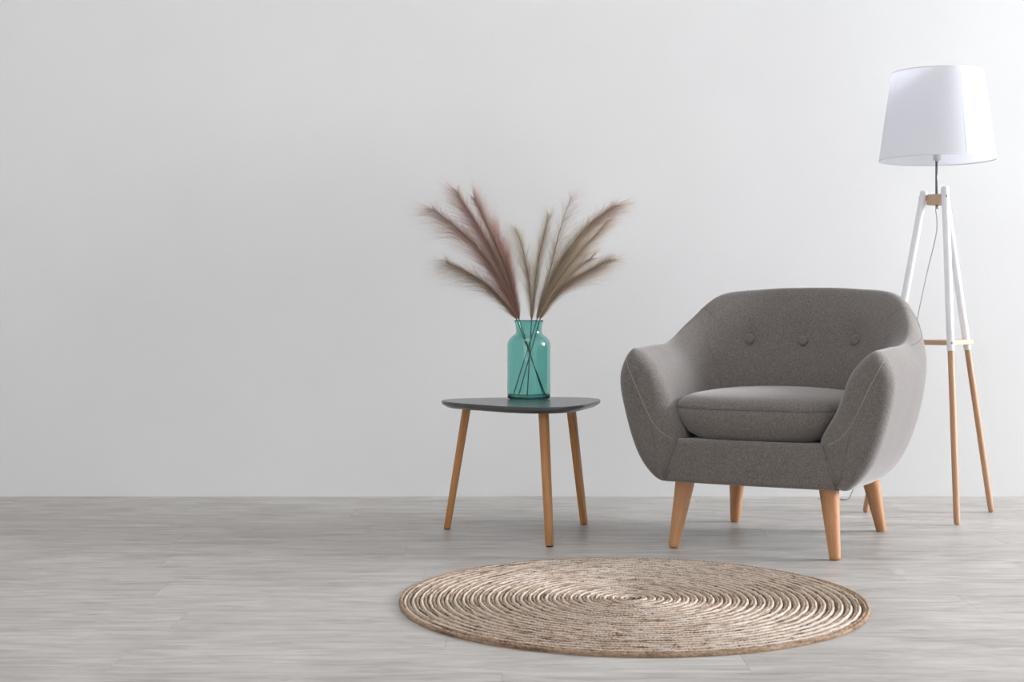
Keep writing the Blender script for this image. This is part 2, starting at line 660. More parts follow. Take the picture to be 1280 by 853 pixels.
# rounded arm fronts
for side in (0, S_ - 1):
    ring = body[side]
    sg = -1 if side == 0 else 1
    # skeleton: pair the outer half with the inner half
    outer_i = list(range(0, TOPI + 1))
    inner_i = list(range(TOPI, T_))
    skel = np.zeros_like(ring)
    m = len(inner_i) - 1
    zo = ring[outer_i, 2]
    for j in range(T_):
        p = ring[j]
        # partner: same height on the other side
        oth = ring[inner_i] if j <= TOPI else ring[outer_i]
        zz = min(p[2], 0.548)
        zz = max(zz, 0.215)
        k1 = np.argmin(np.abs(oth[:, 2] - zz))
        same = ring[outer_i] if j <= TOPI else ring[inner_i]
        k2 = np.argmin(np.abs(same[:, 2] - zz))
        skel[j] = (oth[k1] + same[k2]) / 2
        skel[j, 2] = zz
    # smooth the skeleton
    for _ in range(4):
        skel[1:-1] = (skel[:-2] + 2 * skel[1:-1] + skel[2:]) / 4
    prev = [side * T_ + j for j in range(T_)]
    NR = 7
    dist = np.linalg.norm(skel[:, [0, 2]] - ring[:, [0, 2]], axis=1)
    for k in range(1, NR + 5):
        if k <= NR:
            th = k / NR * math.pi / 2
            dd = RC * 0.95 * (1 - math.cos(th))
            dv = RC * 0.93 * math.sin(th)
            f = np.minimum(0.92, dd / np.maximum(dist, 1e-6))
            f0 = f
        else:
            q = (k - NR) / 4
            f = f0 + (1 - f0) * q
            dv = RC * (0.93 + 0.07 * math.sin(q * math.pi / 2))
        cur = ring + (skel - ring) * f[:, None]
        cur[:, 1] = ring[:, 1] - dv
        base = len(verts)
        verts += [tuple(p) for p in cur]
        ids = [base + j for j in range(T_)]
        for j in range(T_):
            j2 = (j + 1) % T_
            q4 = (prev[j], prev[j2], ids[j2], ids[j])
            faces.append(q4 if side == 0 else q4[::-1])
        prev = ids
me = mesh('shell', verts, faces)
bm = bmesh.new()
bm.from_mesh(me)
bmesh.ops.remove_doubles(bm, verts=bm.verts, dist=1e-5)
bmesh.ops.recalc_face_normals(bm, faces=bm.faces)
bm.to_mesh(me)
bm.free()
shell = link('shell', me, M_fab, chair)
bmt = bmesh.new()
bmt.from_mesh(me)
BV = BVHTree.FromBMesh(bmt)


# seat base: front rail and platform between the arms
def rail_section(v_off, inset, z0, z1):
    pts = []
    wt, wb = .220 - inset, .262 - inset
    n = 24
    for k in range(n + 1):
        f = -1 + 2 * k / n
        pts.append((wb * f, v_off, z0))
    for k in range(n + 1):
        f = 1 - 2 * k / n
        pts.append((wt * f, v_off, z1))
    return pts


rs = []
R2 = .014
z0r, z1r = .204, .336
for k in range(6):
    th = (1 - k / 5) * math.pi / 2      # from face to side
    rs.append((FV + .006 + R2 * (1 - math.sin(th)), R2 * (1 - math.cos(th))))
secs = [rail_section(FV + .006, R2, z0r + R2, z1r - R2)]
for k in range(1, 7):
    th = k / 6 * math.pi / 2
    ins = R2 * (1 - math.sin(th))
    secs.append(rail_section(FV + .006 + R2 * (1 - math.cos(th)), ins, z0r + ins, z1r - ins))
secs.append(rail_section(.10, 0.0, z0r - .004, z1r - .02))
secs.append(rail_section(.24, 0.05, z0r - .004, z1r - .04))
nv = len(secs[0])
verts = [p for s in secs for p in s]
# bow the rail forward a touch, following the seat front
verts = [(u_, v_ - .010 * (1 - min(1, (u_ / .24)**2)) if v_ < 0 else v_, z_) for (u_, v_, z_) in verts]
faces = []
for i in range(len(secs) - 1):
    for j in range(nv):
        j2 = (j + 1) % nv
        faces.append((i * nv + j, (i + 1) * nv + j, (i + 1) * nv + j2, i * nv + j2))
half = nv // 2
for e, base in ((0, 0), (1, (len(secs) - 1) * nv)):
    for j in range(half - 1):
        q = (base + j, base + j + 1, base + nv - 2 - j, base + nv - 1 - j)
        faces.append(q)
me = mesh('front_rail', verts, faces)
bm = bmesh.new()
bm.from_mesh(me)
bmesh.ops.recalc_face_normals(bm, faces=bm.faces)
bm.to_mesh(me)
bm.free()
link('front_rail', me, M_fab, chair)
# black cloth closing the underside
o = link('base_cloth', box_mesh('base_cloth', -.225, .225, -.285, .25, .1985, .206, .002), M_under, chair)

# cushion
prof = [  # z, half width, front v, back v
    (.327, .110, -.262, .150), (.328, .150, -.286, .165), (.331, .178, -.304, .175), (.338, .206, -.322, .185), (.351, .231, -.335, .192), (.369, .250, -.343, .20),
    (.388, .262, -.346, .20), (.408, .269, -.345, .20), (.424, .271, -.341, .20), (.4262, .2692, -.3395, .20), (.4285, .2695, -.340, .20), (.440, .266, -.334, .20),
    (.453, .253, -.318, .196), (.463, .230, -.290, .188), (.470, .195, -.245, .175), (.476, .14, -.18, .13), (.480, .07, -.12, .07), (.4815, .0, -.05, .0)]
NC = 72
verts, faces = [], []


def cush_pt(hw, vf, vb, ang):
    ex = 4.2
    c, s = math.cos(ang), math.sin(ang)
    r = (abs(c)**ex + abs(s)**ex)**(-1 / ex)
    u_ = hw * c * r
    vc = (vf + vb) / 2
    v_ = vc + (vb - vf) / 2 * s * r
    # bowed front
    return u_, v_


for (z, hw, vf, vb) in prof:
    for k in range(NC):
        a = 2 * math.pi * k / NC
        u_, v_ = cush_pt(max(hw, 1e-4), vf, vb if hw > 0 else vf, a)
        if v_ < 0:
            v_ += .020 * (u_ / .27)**2 * 1.0
        zz = z
        if z > .43:
            zz = z - .006 * max(0, (v_ - .0)) / .2
        verts.append((u_, v_, zz))
for i in range(len(prof) - 1):
    for k in range(NC):
        k2 = (k + 1) % NC
        faces.append((i * NC + k, i * NC + k2, (i + 1) * NC + k2, (i + 1) * NC + k))
faces.append(tuple(range(NC - 1, -1, -1)))
me = mesh('seat_cushion', verts, faces)
bm = bmesh.new()
bm.from_mesh(me)
bmesh.ops.remove_doubles(bm, verts=bm.verts, dist=1e-3 * .5)
bmesh.ops.recalc_face_normals(bm, faces=bm.faces)
bm.to_mesh(me)
bm.free()
cushion = link('seat_cushion', me, M_fab, chair)
cushion.location = (0, 0, 0.002)
# cushion seams
pa = []
for k in range(NC + 1):
    a = 2 * math.pi * k / NC
    u_, v_ = cush_pt(.2700, -.3410, .20, a)
    if v_ < 0: v_ += .020 * (u_ / .27)**2
    pa.append((u_, v_, .4262))
link('seam', tube('seam', pa, .0012, 6), M_threadd, cushion)
bmc = bmesh.new()
bmc.from_mesh(cushion.data)
BC = BVHTree.FromBMesh(bmc)


def project(bv, pts, direction, push=0.0, start=None):
    """drop a polyline (u,z) onto a surface along a direction, looking from the front"""
    out = []
    for p in pts:
        hit = bv.ray_cast(Vector(p), Vector(direction).normalized())
        if hit[0] is not None:
            out.append(hit[0] + hit[1] * push)
    return out


# curved seams near the cushion's front corners
for sg in (-1, 1):
    q = crom([(.252 * sg, -.6, .424), (.250 * sg, -.6, .395), (.240 * sg, -.6, .366), (.215 * sg, -.6, .345), (.17 * sg, -.6, .334)], 6)
    pp = project(BC, q, (0, 1, 0), 0.0002)
    if len(pp) > 2:
        link('seam', tube('seam', pp, .0008, 6), M_threadd, cushion)

# buttons with their little rims
prof_b = [(0, .0060), (.005, .0060), (.0095, .0064), (.0125, .0060), (.0155, .0040), (.0170, .0010), (.0165, -.0030), (.011, -.0055), (0, -.0055)]
btn_me = lathe('button', prof_b, 28)
for (bu, bz) in BTN:
    hit = BV.ray_cast(Vector((bu, -.2, bz)), Vector((0, 1, 0)))
    o = link('button', btn_me, M_fab, chair)
    n = Vector((0, -1, .28)).normalized()
    o.location = hit[0] + n * .0058
    o.rotation_euler = n.to_track_quat('Z', 'Y').to_euler()

# seams of the shell
def seam_front(pts, rad=.0011, mat=M_thread, name='seam'):
    for sg in (-1, 1):
        q = crom([(p[0] * sg, -.6, p[1]) for p in pts], 8)
        pp = project(BV, q, (0, 1, 0), 0.0002)
        if len(pp) > 2:
            link(name, tube(name, pp, rad, 6), mat, shell)


seam_front([(.392, .578), (.372, .535), (.350, .490), (.325, .435), (.298, .385), (.268, .352), (.236, .336)])


def seam_surf(pts, rad=.0010, mat=M_thread):
    q = crom(pts, 10)
    for mir in (0, 1):
        pp = []
        for (s, t) in q:
            s2 = s if mir == 0 else 12 - s
            p = surf(s2, t)
            pp.append(p)
        link('seam', tube('seam', pp, rad, 6), mat, shell)


seam_surf([(8.95, 5.9), (9.05, 6.2), (8.85, 6.6), (8.65, 7.1), (8.62, 7.6), (8.6, 8)], .0009, M_threadd)      # inner arm / back
seam_surf([(8.0, 4.55), (8.3, 4.35), (8.62, 4.28), (9.1, 4.35), (9.62, 4.55), (10.0, 4.72)], .0010, M_threadd)           # outer side under the top edge
seam_surf([(8.5, 5.75), (8.55, 5.3), (8.6, 4.8), (8.62, 4.3)], .0008, M_threadd)
# seam where arm front meets the rail
for sg in (-1, 1):
    pts = [(.207 * sg, -.6, .333), (.232 * sg, -.6, .29), (.246 * sg, -.6, .25), (.262 * sg, -.6, .212)]
    q = crom(pts, 8)
    bmr = BV
    pp = []
    for p in q:
        h1 = BV.ray_cast(Vector(p), Vector((0, 1, 0)))
        pp.append(Vector((p[0], (h1[0].y if h1[0] is not None and h1[0].y < -.2 else FV + .004) - .0004, p[2])))
    link('seam', tube('seam', pp, .0010, 6), M_thread, shell)

# legs: tapered, splayed
leg_prof = [(.0, .0), (.0140, .0), (.0158, .002), (.0168, .01), (.0205, .07), (.0245, .13), (.0285, .19), (.0300, .215), (0, .215)]
leg_me = lathe('leg', leg_prof, 32)
pad_me = lathe('foot_pad', [(0, -.001), (.012, -.001), (.0135, .001), (.0135, .003), (0, .003)], 20)
for (fu, fv, tu, tv) in [(-.246, -.297, -.218, -.268), (.247, -.294, .222, -.266), (-.242, .300, -.215, .245), (.250, .312, .222, .250)]:
    o = link('leg', leg_me, M_beech, chair)
    autosmooth(o, 50) if o.data.users == 1 else None
    d = Vector((tu - fu, tv - fv, .205))
    o.location = (fu, fv, 0.001)
    o.rotation_euler = Vector((d.x, d.y, d.z)).to_track_quat('Z', 'Y').to_euler()

# ------------------------------------------------------------------ side table
TX, TY = 0.048, 4.608
TZ = 0.427
table = empty('side_table', (TX, TY, 0))
tag(table, 'small side table with rounded triangular dark grey top on three wooden legs', 'side table')
phiA = math.atan2(.081, -.262)


def trad(phi):
    return 0.2495 + 0.034 * math.cos(3 * (phi - phiA)) + .003 * math.cos(6 * (phi - phiA))


def ttop(name, layers):
    verts, faces = [], []
    n = 120
    for (z, ins) in layers:
        for k in range(n):
            a = 2 * math.pi * k / n
            r = trad(a) - ins
            verts.append((r * math.cos(a), r * math.sin(a), z))
    for i in range(len(layers) - 1):
        for k in range(n):
            k2 = (k + 1) % n
            faces.append((i * n + k, i * n + k2, (i + 1) * n + k2, (i + 1) * n + k))
    faces.append(tuple(range(n - 1, -1, -1)))
    faces.append(tuple((len(layers) - 1) * n + k for k in range(n)))
    return mesh(name, verts, faces)


o = link('tabletop', ttop('tabletop', [(TZ - .021, .020), (TZ - .020, .0175), (TZ - .0115, .003), (TZ - .009, .0008), (TZ - .0022, 0), (TZ - .0007, .0004), (TZ, .0014)]), M_top, table)
autosmooth(o, 20)
for (fx, fy) in [(-.262, .081), (.067, -.268), (.195, .187)]:
    rr = math.hypot(fx, fy)
    ux, uy = fx / rr, fy / rr
    top = Vector((ux * .205, uy * .205, TZ - .0205))
    foot = Vector((fx, fy, 0.003))
    d = top - foot
    L_ = d.length
    # rounded-square section, its flat facing outward
    verts, faces = [], []
    ns = 20
    lv = [(0.0, .0102), (.003, .0112), (L_ * .5, .0125), (L_, .0138)]
    for (z, hw) in lv:
        for k in range(ns):
            a = 2 * math.pi * (k + .5) / ns
            c, s = math.cos(a), math.sin(a)
            r = hw * (abs(c)**5 + abs(s)**5)**(-1 / 5)
            verts.append((r * c * 1.0, r * s, z))
    for i in range(len(lv) - 1):
        for k in range(ns):
            k2 = (k + 1) % ns
            faces.append((i * ns + k, i * ns + k2, (i + 1) * ns + k2, (i + 1) * ns + k))
    faces.append(tuple(range(ns - 1, -1, -1)))
    faces.append(tuple((len(lv) - 1) * ns + k for k in range(ns)))
    lg = link('leg', mesh('leg', verts, faces), M_bamboo, table)
    autosmooth(lg, 40)
    z_ = d.normalized()
    x_ = Vector((ux, uy, 0))
    x_ = (x_ - z_ * x_.dot(z_)).normalized()
    y_ = z_.cross(x_)
    R = Matrix((x_, y_, z_)).transposed().to_4x4()
    R = R @ Matrix.Rotation(math.radians(45 if fx > 0.05 and fy < 0 else 20), 4, 'Z')
    lg.matrix_local = Matrix.Translation(foot) @ R
    pd = link('foot_pad', lathe('foot_pad', [(0, -.003), (.0095, -.003), (.0105, -.001), (.0105, .001), (0, .001)], 20), M_rub, lg)

# ------------------------------------------------------------------ vase
VX, VY = 0.0560, 4.735
VR = 0.0722
vase_loc = (VX, VY, TZ + .0004)
G = .0028
outer = [(0, .0), (VR - .012, 0.0), (VR - .003, .0022), (VR - .0004, .008), (VR, .02), (VR, .10), (VR, .175), (VR - .001, .187), (VR - .006, .198),
         (VR - .014, .2075), (VR - .0225, .2135), (.0450, .2175), (.0432, .221), (.0428, .228), (.0438, .240), (.0460, .252), (.0480, .2595), (.0492, .2612)]
inner_ = [(.0484, .2622), (.0458, .2600), (.0436, .252), (.0412, .240), (.0400, .228), (.0404, .2205), (.0424, .2162), (VR - .0235, .2108),
          (VR - .0155, .205), (VR - .0085, .1965), (VR - .0036, .1865), (VR - G, .175), (VR - G, .10), (VR - G, .02), (VR - .0040, .0075), (VR - .012, .0040), (0, .0034)]
vase = link('vase', lathe('vase', outer + inner_, 96), M_glass)
vase.location = vase_loc
tag(vase, 'teal glass bottle-shaped vase holding dried pampas grass on the side table', 'vase')

# ------------------------------------------------------------------ pampas stems
FPX = 1778.0


def wp(px, py, d):
    """metres: point at depth d measured on the photograph"""
    return np.array([(px - 640) * d / FPX, d, 0.72 - (py - 389) * d / FPX])


def hairs(branches, name, mat, parent):
    """branches: list of (spine pts Nx3, params) -> one mesh of fine tapering fibres"""
    V, Fs, UVx, UVy = [], [], [], []
    for (sp, prm) in branches:
        sp = np.asarray(sp)
        n = prm['n']
        seg = np.linalg.norm(np.diff(sp, axis=0), axis=1)
        cum = np.concatenate([[0], np.cumsum(seg)])
        Ltot = cum[-1]
        t0 = prm.get('t0', 0.0)
        for _ in range(n):
            t = t0 + (1 - t0) * nrg.random()**prm.get('dens', 1.2)
            q = t * Ltot
            k = min(np.searchsorted(cum, q, 'right') - 1, len(seg) - 1)
            f = (q - cum[k]) / seg[k]
            p = sp[k] * (1 - f) + sp[k + 1] * f
            tg = sp[min(k + 1, len(sp) - 1)] - sp[max(k - 1, 0)]
            tg /= np.linalg.norm(tg)
            # perpendicular direction, flattened a bit along the view depth, with a droop side
            a = nrg.random() * 2 * math.pi
            e1 = np.cross(tg, [0, 1, 0]); e1 /= np.linalg.norm(e1)      # in picture-parallel plane
            e2 = np.cross(tg, e1)
            side = math.cos(a)
            w1, w2 = math.copysign(abs(side)**.5, side), math.sin(a) * .6
            # more and longer fibres on the drooping side
            asym = -.7 * prm.get('asym', 0.0)
            if asym * side < 0 and nrg.random() < abs(asym) * .6:
                w1 = -w1
            pd = e1 * w1 + e2 * w2
            env = min(1.0, .30 + 2.0 * t) * (1 - .42 * t**2)
            ln = prm['len'] * env * (0.40 + .75 * nrg.random()) * (1 + .35 * (w1 * np.sign(asym) if asym else 0))
            spread = .84 * prm['spread'] * (0.30 + 1.15 * nrg.random()) * (.80 + .75 * t)
            d0 = tg * math.cos(spread) + pd * math.sin(spread)
            dr = np.array([0, 0, -1.0]) * prm.get('droop', .25) * .45 * (0.4 + nrg.random())
            bend = pd * nrg.normal(0, .12) + e2 * nrg.normal(0, .1)
            m = 4
            bow = nrg.uniform(-.15, .10)
            pts = []
            for j in range(m + 1):
                s = j / m
                pts.append(p + (d0 * s + (dr + bend) * s * s * .55 + tg * bow * s * s) * ln)
            wd = prm.get('w', .00028) * (0.7 + .6 * nrg.random())
            b = len(V)
            va = nrg.random()
            x1 = np.cross(d0, [0, 1, 0]); x1 /= max(np.linalg.norm(x1), 1e-6)
            x2 = np.cross(d0, x1)
            for j, pt in enumerate(pts[:-1]):
                rr = wd * (1 - .65 * j / m)
                for g in (0, 2.094, 4.189):
                    V.append(pt + (x1 * math.cos(g) + x2 * math.sin(g)) * rr)
                    UVx.append(t * .8 + .2 * j / m); UVy.append(va)
            V.append(pts[-1]); UVx.append(t * .8 + .2); UVy.append(va)
            for j in range(m - 1):
                o_ = b + j * 3
                for g in range(3):
                    g2 = (g + 1) % 3
                    Fs.append((o_ + g, o_ + g2, o_ + 3 + g2, o_ + 3 + g))
            o_ = b + (m - 1) * 3
            for g in range(3):
                Fs.append((o_ + g, o_ + (g + 1) % 3, b + m * 3))
    V = np.array(V)
    me = mesh(name, V, Fs)
    uv = me.uv_layers.new(name='UVMap')
    li = np.empty(len(me.loops), dtype=np.int32)
    me.loops.foreach_get('vertex_index', li)
    arr = np.stack([np.array(UVx)[li], np.array(UVy)[li]], 1).astype(np.float32).ravel()
    uv.data.foreach_set('uv', arr)
    return link(name, me, mat, parent)


H_mauve = mat_hair('mauve_fibres', ((0.62, 0.39, 0.31), (0.74, 0.54, 0.46), (0.80, 0.68, 0.63)))
H_brown = mat_hair('brown_fibres', ((0.58, 0.45, 0.33), (0.70, 0.58, 0.46), (0.78, 0.69, 0.60)))
H_cream = mat_hair('cream_fibres', ((0.72, 0.64, 0.50), (0.86, 0.79, 0.67), (0.90, 0.86, 0.78)))
H_sand = mat_hair('sand_fibres', ((0.60, 0.49, 0.35), (0.76, 0.66, 0.52), (0.78, 0.64, 0.58)))

D0 = VY
# each: bottom pt, rim pt, main spine pts, branches (spine px lists, fibre params)
STEMS = [
    dict(label='mauve-brown pampas plume with several feathery tips, leaning left in the vase', mat=H_mauve, dd=(.030, -.012, -.02),
         bot=(680, 496), rim=(649.5, 401),
         br=[([(649, 399), (637, 376), (618, 340), (594, 306), (570, 285), (552, 270), (538, 258)], dict(n=2125, len=0.141, spread=0.53, asym=-.5)),
             ([(649, 399), (638, 368), (625, 335), (607, 300), (590, 272), (577, 252), (570, 236)], dict(n=2625, len=0.128, spread=0.47, asym=-.2)),
             ([(649, 399), (641, 366), (632, 336), (619, 305), (606, 276), (597, 256), (592, 246)], dict(n=2375, len=0.109, spread=0.45, asym=.3)),
             ([(649, 399), (643, 372), (637, 345), (630, 318), (620, 292), (616, 281)], dict(n=1125, len=0.088, spread=0.43, asym=.3)),
             ]),
    dict(label='thin pale brown pampas plume arching lowest to the left', mat=H_brown, dd=(-.030, .012, .03),
         bot=(686, 499), rim=(646.5, 401),
         br=[([(647, 399), (633, 381), (615, 362), (595, 347), (575, 336), (562, 330), (556, 325)], dict(n=1437, len=0.130, spread=0.53, asym=-.6, droop=.35))]),
    dict(label='cream upright pampas plume in the middle of the bunch', mat=H_cream, dd=(.0, .0, .0),
         bot=(659, 498), rim=(664.5, 401),
         br=[([(664, 399), (664, 378), (661, 350), (656, 322), (651, 302), (644, 284)], dict(n=1062, len=0.112, spread=0.50, asym=-.2, droop=.1)),
             ([(665, 399), (667, 375), (670, 345), (675, 315), (681, 290), (687, 262)], dict(n=1312, len=0.112, spread=0.41, asym=0, droop=.0)),
             ]),
    dict(label='sand-coloured pampas plume with a thin pale upright feather and a mauve tip, leaning right', mat=H_sand, dd=(.022, .0, -.02),
         bot=(641, 499), rim=(671, 401),
         br=[([(671, 399), (676, 375), (688, 337), (698, 295), (707, 265), (718, 238)], dict(n=775, len=0.120, spread=0.65, asym=.1, droop=.05, w=.0003)),
             ([(671, 399), (680, 372), (697, 336), (718, 303), (738, 281), (756, 267), (773, 254)], dict(n=2875, len=0.138, spread=0.47, asym=.55, droop=.12)),
             ([(671, 399), (682, 376), (702, 345), (726, 314), (748, 290), (762, 272)], dict(n=1375, len=0.090, spread=0.45, asym=.5, droop=.15))]),
    dict(label='broad sandy brown pampas plume arching lowest to the right', mat=H_brown, dd=(-.022, .008, .02),
         bot=(648, 496), rim=(674.5, 401),
         br=[([(674, 399), (685, 380), (703, 360), (724, 346), (745, 334), (768, 321)], dict(n=1875, len=0.120, spread=0.45, asym=.35, droop=.12)),
             ([(674, 399), (686, 376), (704, 354), (724, 334), (742, 322)], dict(n=1125, len=0.109, spread=0.45, asym=-.2, droop=.05))]),
]
for sd in STEMS:
    db, dr_, dp = sd['dd']
    bot = wp(*sd['bot'], D0 + db)
    bot[2] = max(bot[2], TZ + .0065)
    rim = wp(*sd['rim'], D0 + dr_)
    # clamp bottom inside the vase
    q = np.array([bot[0] - VX, bot[1] - VY])
    if np.linalg.norm(q) > VR - .010:
        q *= (VR - .010) / np.linalg.norm(q)
        bot[0], bot[1] = VX + q[0], VY + q[1]
    o = empty('dried_plume', tuple(bot))
    tag(o, sd['label'], 'dried flower')
    B0 = Vector(bot)
    stem_path = None
    brs = []
    for i, (pxs, prm) in enumerate(sd['br']):
        m = len(pxs) - 1
        pts = []
        for j, (x, y) in enumerate(pxs):
            f = j / m
            pts.append(wp(x, y, D0 + dr_ + (dp + .03 * math.sin(i * 2.1 + 1)) * f))
        pts[0] = rim + (pts[0] - rim) * .5
        spl = crom(pts, 8)[:-max(1, int(m * 8 * .06))] - np.array(bot)
        brs.append((spl, prm))
        if i == 0:
            full = [np.zeros(3)] + [(rim - bot) * k / 6 for k in range(1, 7)] + list(spl[3:])
            rr = list(np.linspace(.0018, .0016, 7)) + list(np.linspace(.0012, .0005, len(spl) - 3))
            stem = link('stem', tube('stem', full, rr, 8), M_stem, o)
        else:
            link('stem', tube('stem', spl, list(np.linspace(.0013, .0005, len(spl))), 6), M_stem, o)
    hairs(brs, 'plume', sd['mat'], o)

# ------------------------------------------------------------------ floor lamp
LX, LY = 1.490, 4.985
lamp = empty('floor_lamp', (LX, LY, 0))
tag(lamp, 'white tripod floor lamp with fabric shade and bare wooden lower legs', 'floor lamp')
feet = [Vector((1.262 - LX, 5.080 - LY, 0)), Vector((1.493 - LX, 4.772 - LY, 0)), Vector((1.712 - LX, 5.080 - LY, 0))]
tops = [Vector((-.040, .018, 1.142)), Vector((.0140, -.046, 1.152)), Vector((.034, .030, 1.150))]
leg_objs = []
for k, (f, t) in enumerate(zip(feet, tops)):
    d = t - f
    L_ = d.length
    zt = .583
    s_t = zt / d.z * L_
    prof = [(0, .001), (.004, .0012), (.0085, .004), (.0100, .009), (.0108, .03), (.0110, s_t + .01), (0, s_t + .01)]
    lw = link('leg', lathe('leg', prof, 24), M_lampwood, lamp)
    autosmooth(lw, 60)
    lw.location = f
    q = d.to_track_quat('Z', 'Y').to_euler()
    lw.rotation_euler = q
    prof = [(.0105, s_t), (.0124, s_t), (.0128, s_t + .002), (.0130, s_t + .02), (.0130, L_ - .008), (.0124, L_ - .003), (.0100, L_), (0, L_)]
    lu = link('leg_sleeve', lathe('leg_sleeve', prof, 28), M_white, lw)
    autosmooth(lu, 40)
    # screws facing outwards
    out_dir = Vector((f.x, f.y, 0)).normalized()
    if k == 1:
        out_dir = Vector((.10, -1, 0)).normalized()
    for zz in (.611, 1.118):
        ax = f + d * (zz / d.z)
        sc_ = link('screw', lathe('screw', [(0, .0015), (.003, .0015), (.0048, .0005), (.005, -.001), (0, -.001)], 16), M_screw, lw)
        world = Matrix.Translation(ax + out_dir * .0129) @ out_dir.to_track_quat('Z', 'Y').to_matrix().to_4x4()
        base = Matrix.Translation(f) @ d.to_track_quat('Z', 'Y').to_matrix().to_4x4()
        sc_.matrix_local = base.inverted() @ world
# lower plate: rounded triangle just inside the front leg and reaching past the rear ones
zc = .611
mids = [f + (t - f) * (zc / t.z) for f, t in zip(feet, tops)]
cen = (mids[0] + mids[1] + mids[2]) / 3
vts = []
for k in range(3):
    dirv = Vector((mids[k].x - cen.x, mids[k].y - cen.y, 0))
    ext = .030 if k != 1 else -.016
    L_ = dirv.length
    vts.append(Vector((cen.x, cen.y, 0)) + dirv.normalized() * (L_ + ext))


def round_tri(name, V3, rad, z0, z1):
    c = (V3[0] + V3[1] + V3[2]) / 3
    ins = [v + (c - v).normalized() * rad * 1.2 for v in V3]
    pts = []
    order = [0, 1, 2]
    for i in order:
        p, a, b = ins[i], ins[(i - 1) % 3], ins[(i + 1) % 3]
        da, db = (p - a), (b - p)
        na = Vector((da.y, -da.x, 0)).normalized()
        nb = Vector((db.y, -db.x, 0)).normalized()
        a0 = math.atan2(na.y, na.x)
        a1 = math.atan2(nb.y, nb.x)
        while a1 < a0: a1 += 2 * math.pi
        for j in range(9):
            g = a0 + (a1 - a0) * j / 8
            pts.append((p.x + rad * math.cos(g), p.y + rad * math.sin(g)))
    n = len(pts)
    verts = [(x, y, z0) for x, y in pts] + [(x, y, z1) for x, y in pts]
    faces = [tuple(range(n - 1, -1, -1)), tuple(range(n, 2 * n))] + [(i, (i + 1) % n, n + (i + 1) % n, n + i) for i in range(n)]
    me = mesh(name, verts, faces)
    bm = bmesh.new()
    bm.from_mesh(me)
    bmesh.ops.bevel(bm, geom=[e for e in bm.edges if abs(e.verts[0].co.z - e.verts[1].co.z) < 1e-6], offset=.0015, segments=2, affect='EDGES')
    bm.to_mesh(me)
    bm.free()
    return me


o = link('lower_plate', round_tri('lower_plate', vts, .020, zc - .0085, zc + .0085), M_plate, lamp)
autosmooth(o, 40)
# top block
o = link('top_block', lathe('top_block', [(0, 1.092), (.034, 1.092), (.036, 1.094), (.036, 1.126), (.034, 1.128), (0, 1.128)], 40), M_plate, lamp)
autosmooth(o, 40)
link('rod_nut', lathe('rod_nut', [(0, 1.078), (.006, 1.078), (.006, 1.0925), (0, 1.0925)], 16), M_screw, lamp)
rodx, rody = -.002, 0.0
o = link('rod', tube('rod', [(rodx, rody, 1.12), (rodx, rody, 1.25)], .0042, 14), M_metal, lamp)
sk = link('socket', lathe('socket', [(0, 1.243), (.005, 1.243), (.006, 1.247), (.0125, 1.249), (.0135, 1.252), (.0135, 1.30), (.012, 1.305), (0, 1.305)], 28), M_socket, lamp)
link('bulb', lathe('bulb', [(0, 1.30), (.011, 1.30), (.013, 1.318), (.022, 1.34), (.029, 1.362), (.029, 1.378), (.022, 1.396), (.010, 1.405), (0, 1.407)], 32), M_bulb, sk)
# shade: thin cone with rims and a fitter ring
zb, zt = 1.2480, 1.5560
rb, rt = .1985, .1555
sh = link('lamp_shade', lathe('lamp_shade', [(rb, zb), (rt, zt), (rt - .0012, zt), (rb - .0012, zb)], 96, closed=True), M_shade, lamp)
autosmooth(sh, 40)


def torus(name, R_, r_, z_, n=96):
    pr = [(R_ + r_ * math.cos(2 * math.pi * k / 8), z_ + r_ * 1.6 * math.sin(2 * math.pi * k / 8)) for k in range(8)]
    return lathe(name, pr, n, closed=True)


M_trim = plain('shade_trim', (0.80, 0.80, 0.83), 0.7)
link('bottom_rim', torus('bottom_rim', rb - .0006, .0014, zb + .002), M_trim, sh)
link('top_rim', torus('top_rim', rt - .0006, .0014, zt - .002), M_trim, sh)
# vertical seam of the shade, front slightly right
a = math.radians(-78)
p0 = Vector((math.cos(a) * (rb - .0003), math.sin(a) * (rb - .0003), zb + .003))
p1 = Vector((math.cos(a) * (rt - .0003), math.sin(a) * (rt - .0003), zt - .003))
link('seam', tube('seam', [p0, p1], .0006, 6), M_trim, sh)
for k in range(3):
    a = math.radians(30 + 120 * k)
    rr_ = rb - (rb - rt) * .16
    link('spoke', tube('spoke', [(math.cos(a) * .012, math.sin(a) * .012, 1.297), (math.cos(a) * rr_, math.sin(a) * rr_, 1.297)], .0012, 8), M_trim, sh)
# cord
cp = [(rodx, rody + .01, 1.078), (.006, .022, 1.045), (.009, .035, 1.005), (.004, .05, .955), (-.008, .065, .89), (-.022, .08, .81), (-.034, .09, .74), (-.046, .10, .67),
      (-.085, .14, .50), (-.150, .22, .32), (-.190, .32, .14), (-.205, .39, .035), (-.215, .42, .0045), (-.245, .445, .0026), (-.285, .455, .0026), (-.320, .452, .0026)]
link('cord', tube('cord', crom(cp, 8), .0019, 8), M_cord, lamp)

# ------------------------------------------------------------------ rug
RX, RY, RR = 0.2960, 3.527, 0.5760
rug = empty('round_rug', (RX, RY, 0))
tag(rug, 'round braided jute rug in tan and off-white spiral rows on the floor', 'rug')
PITCH = 0.0206


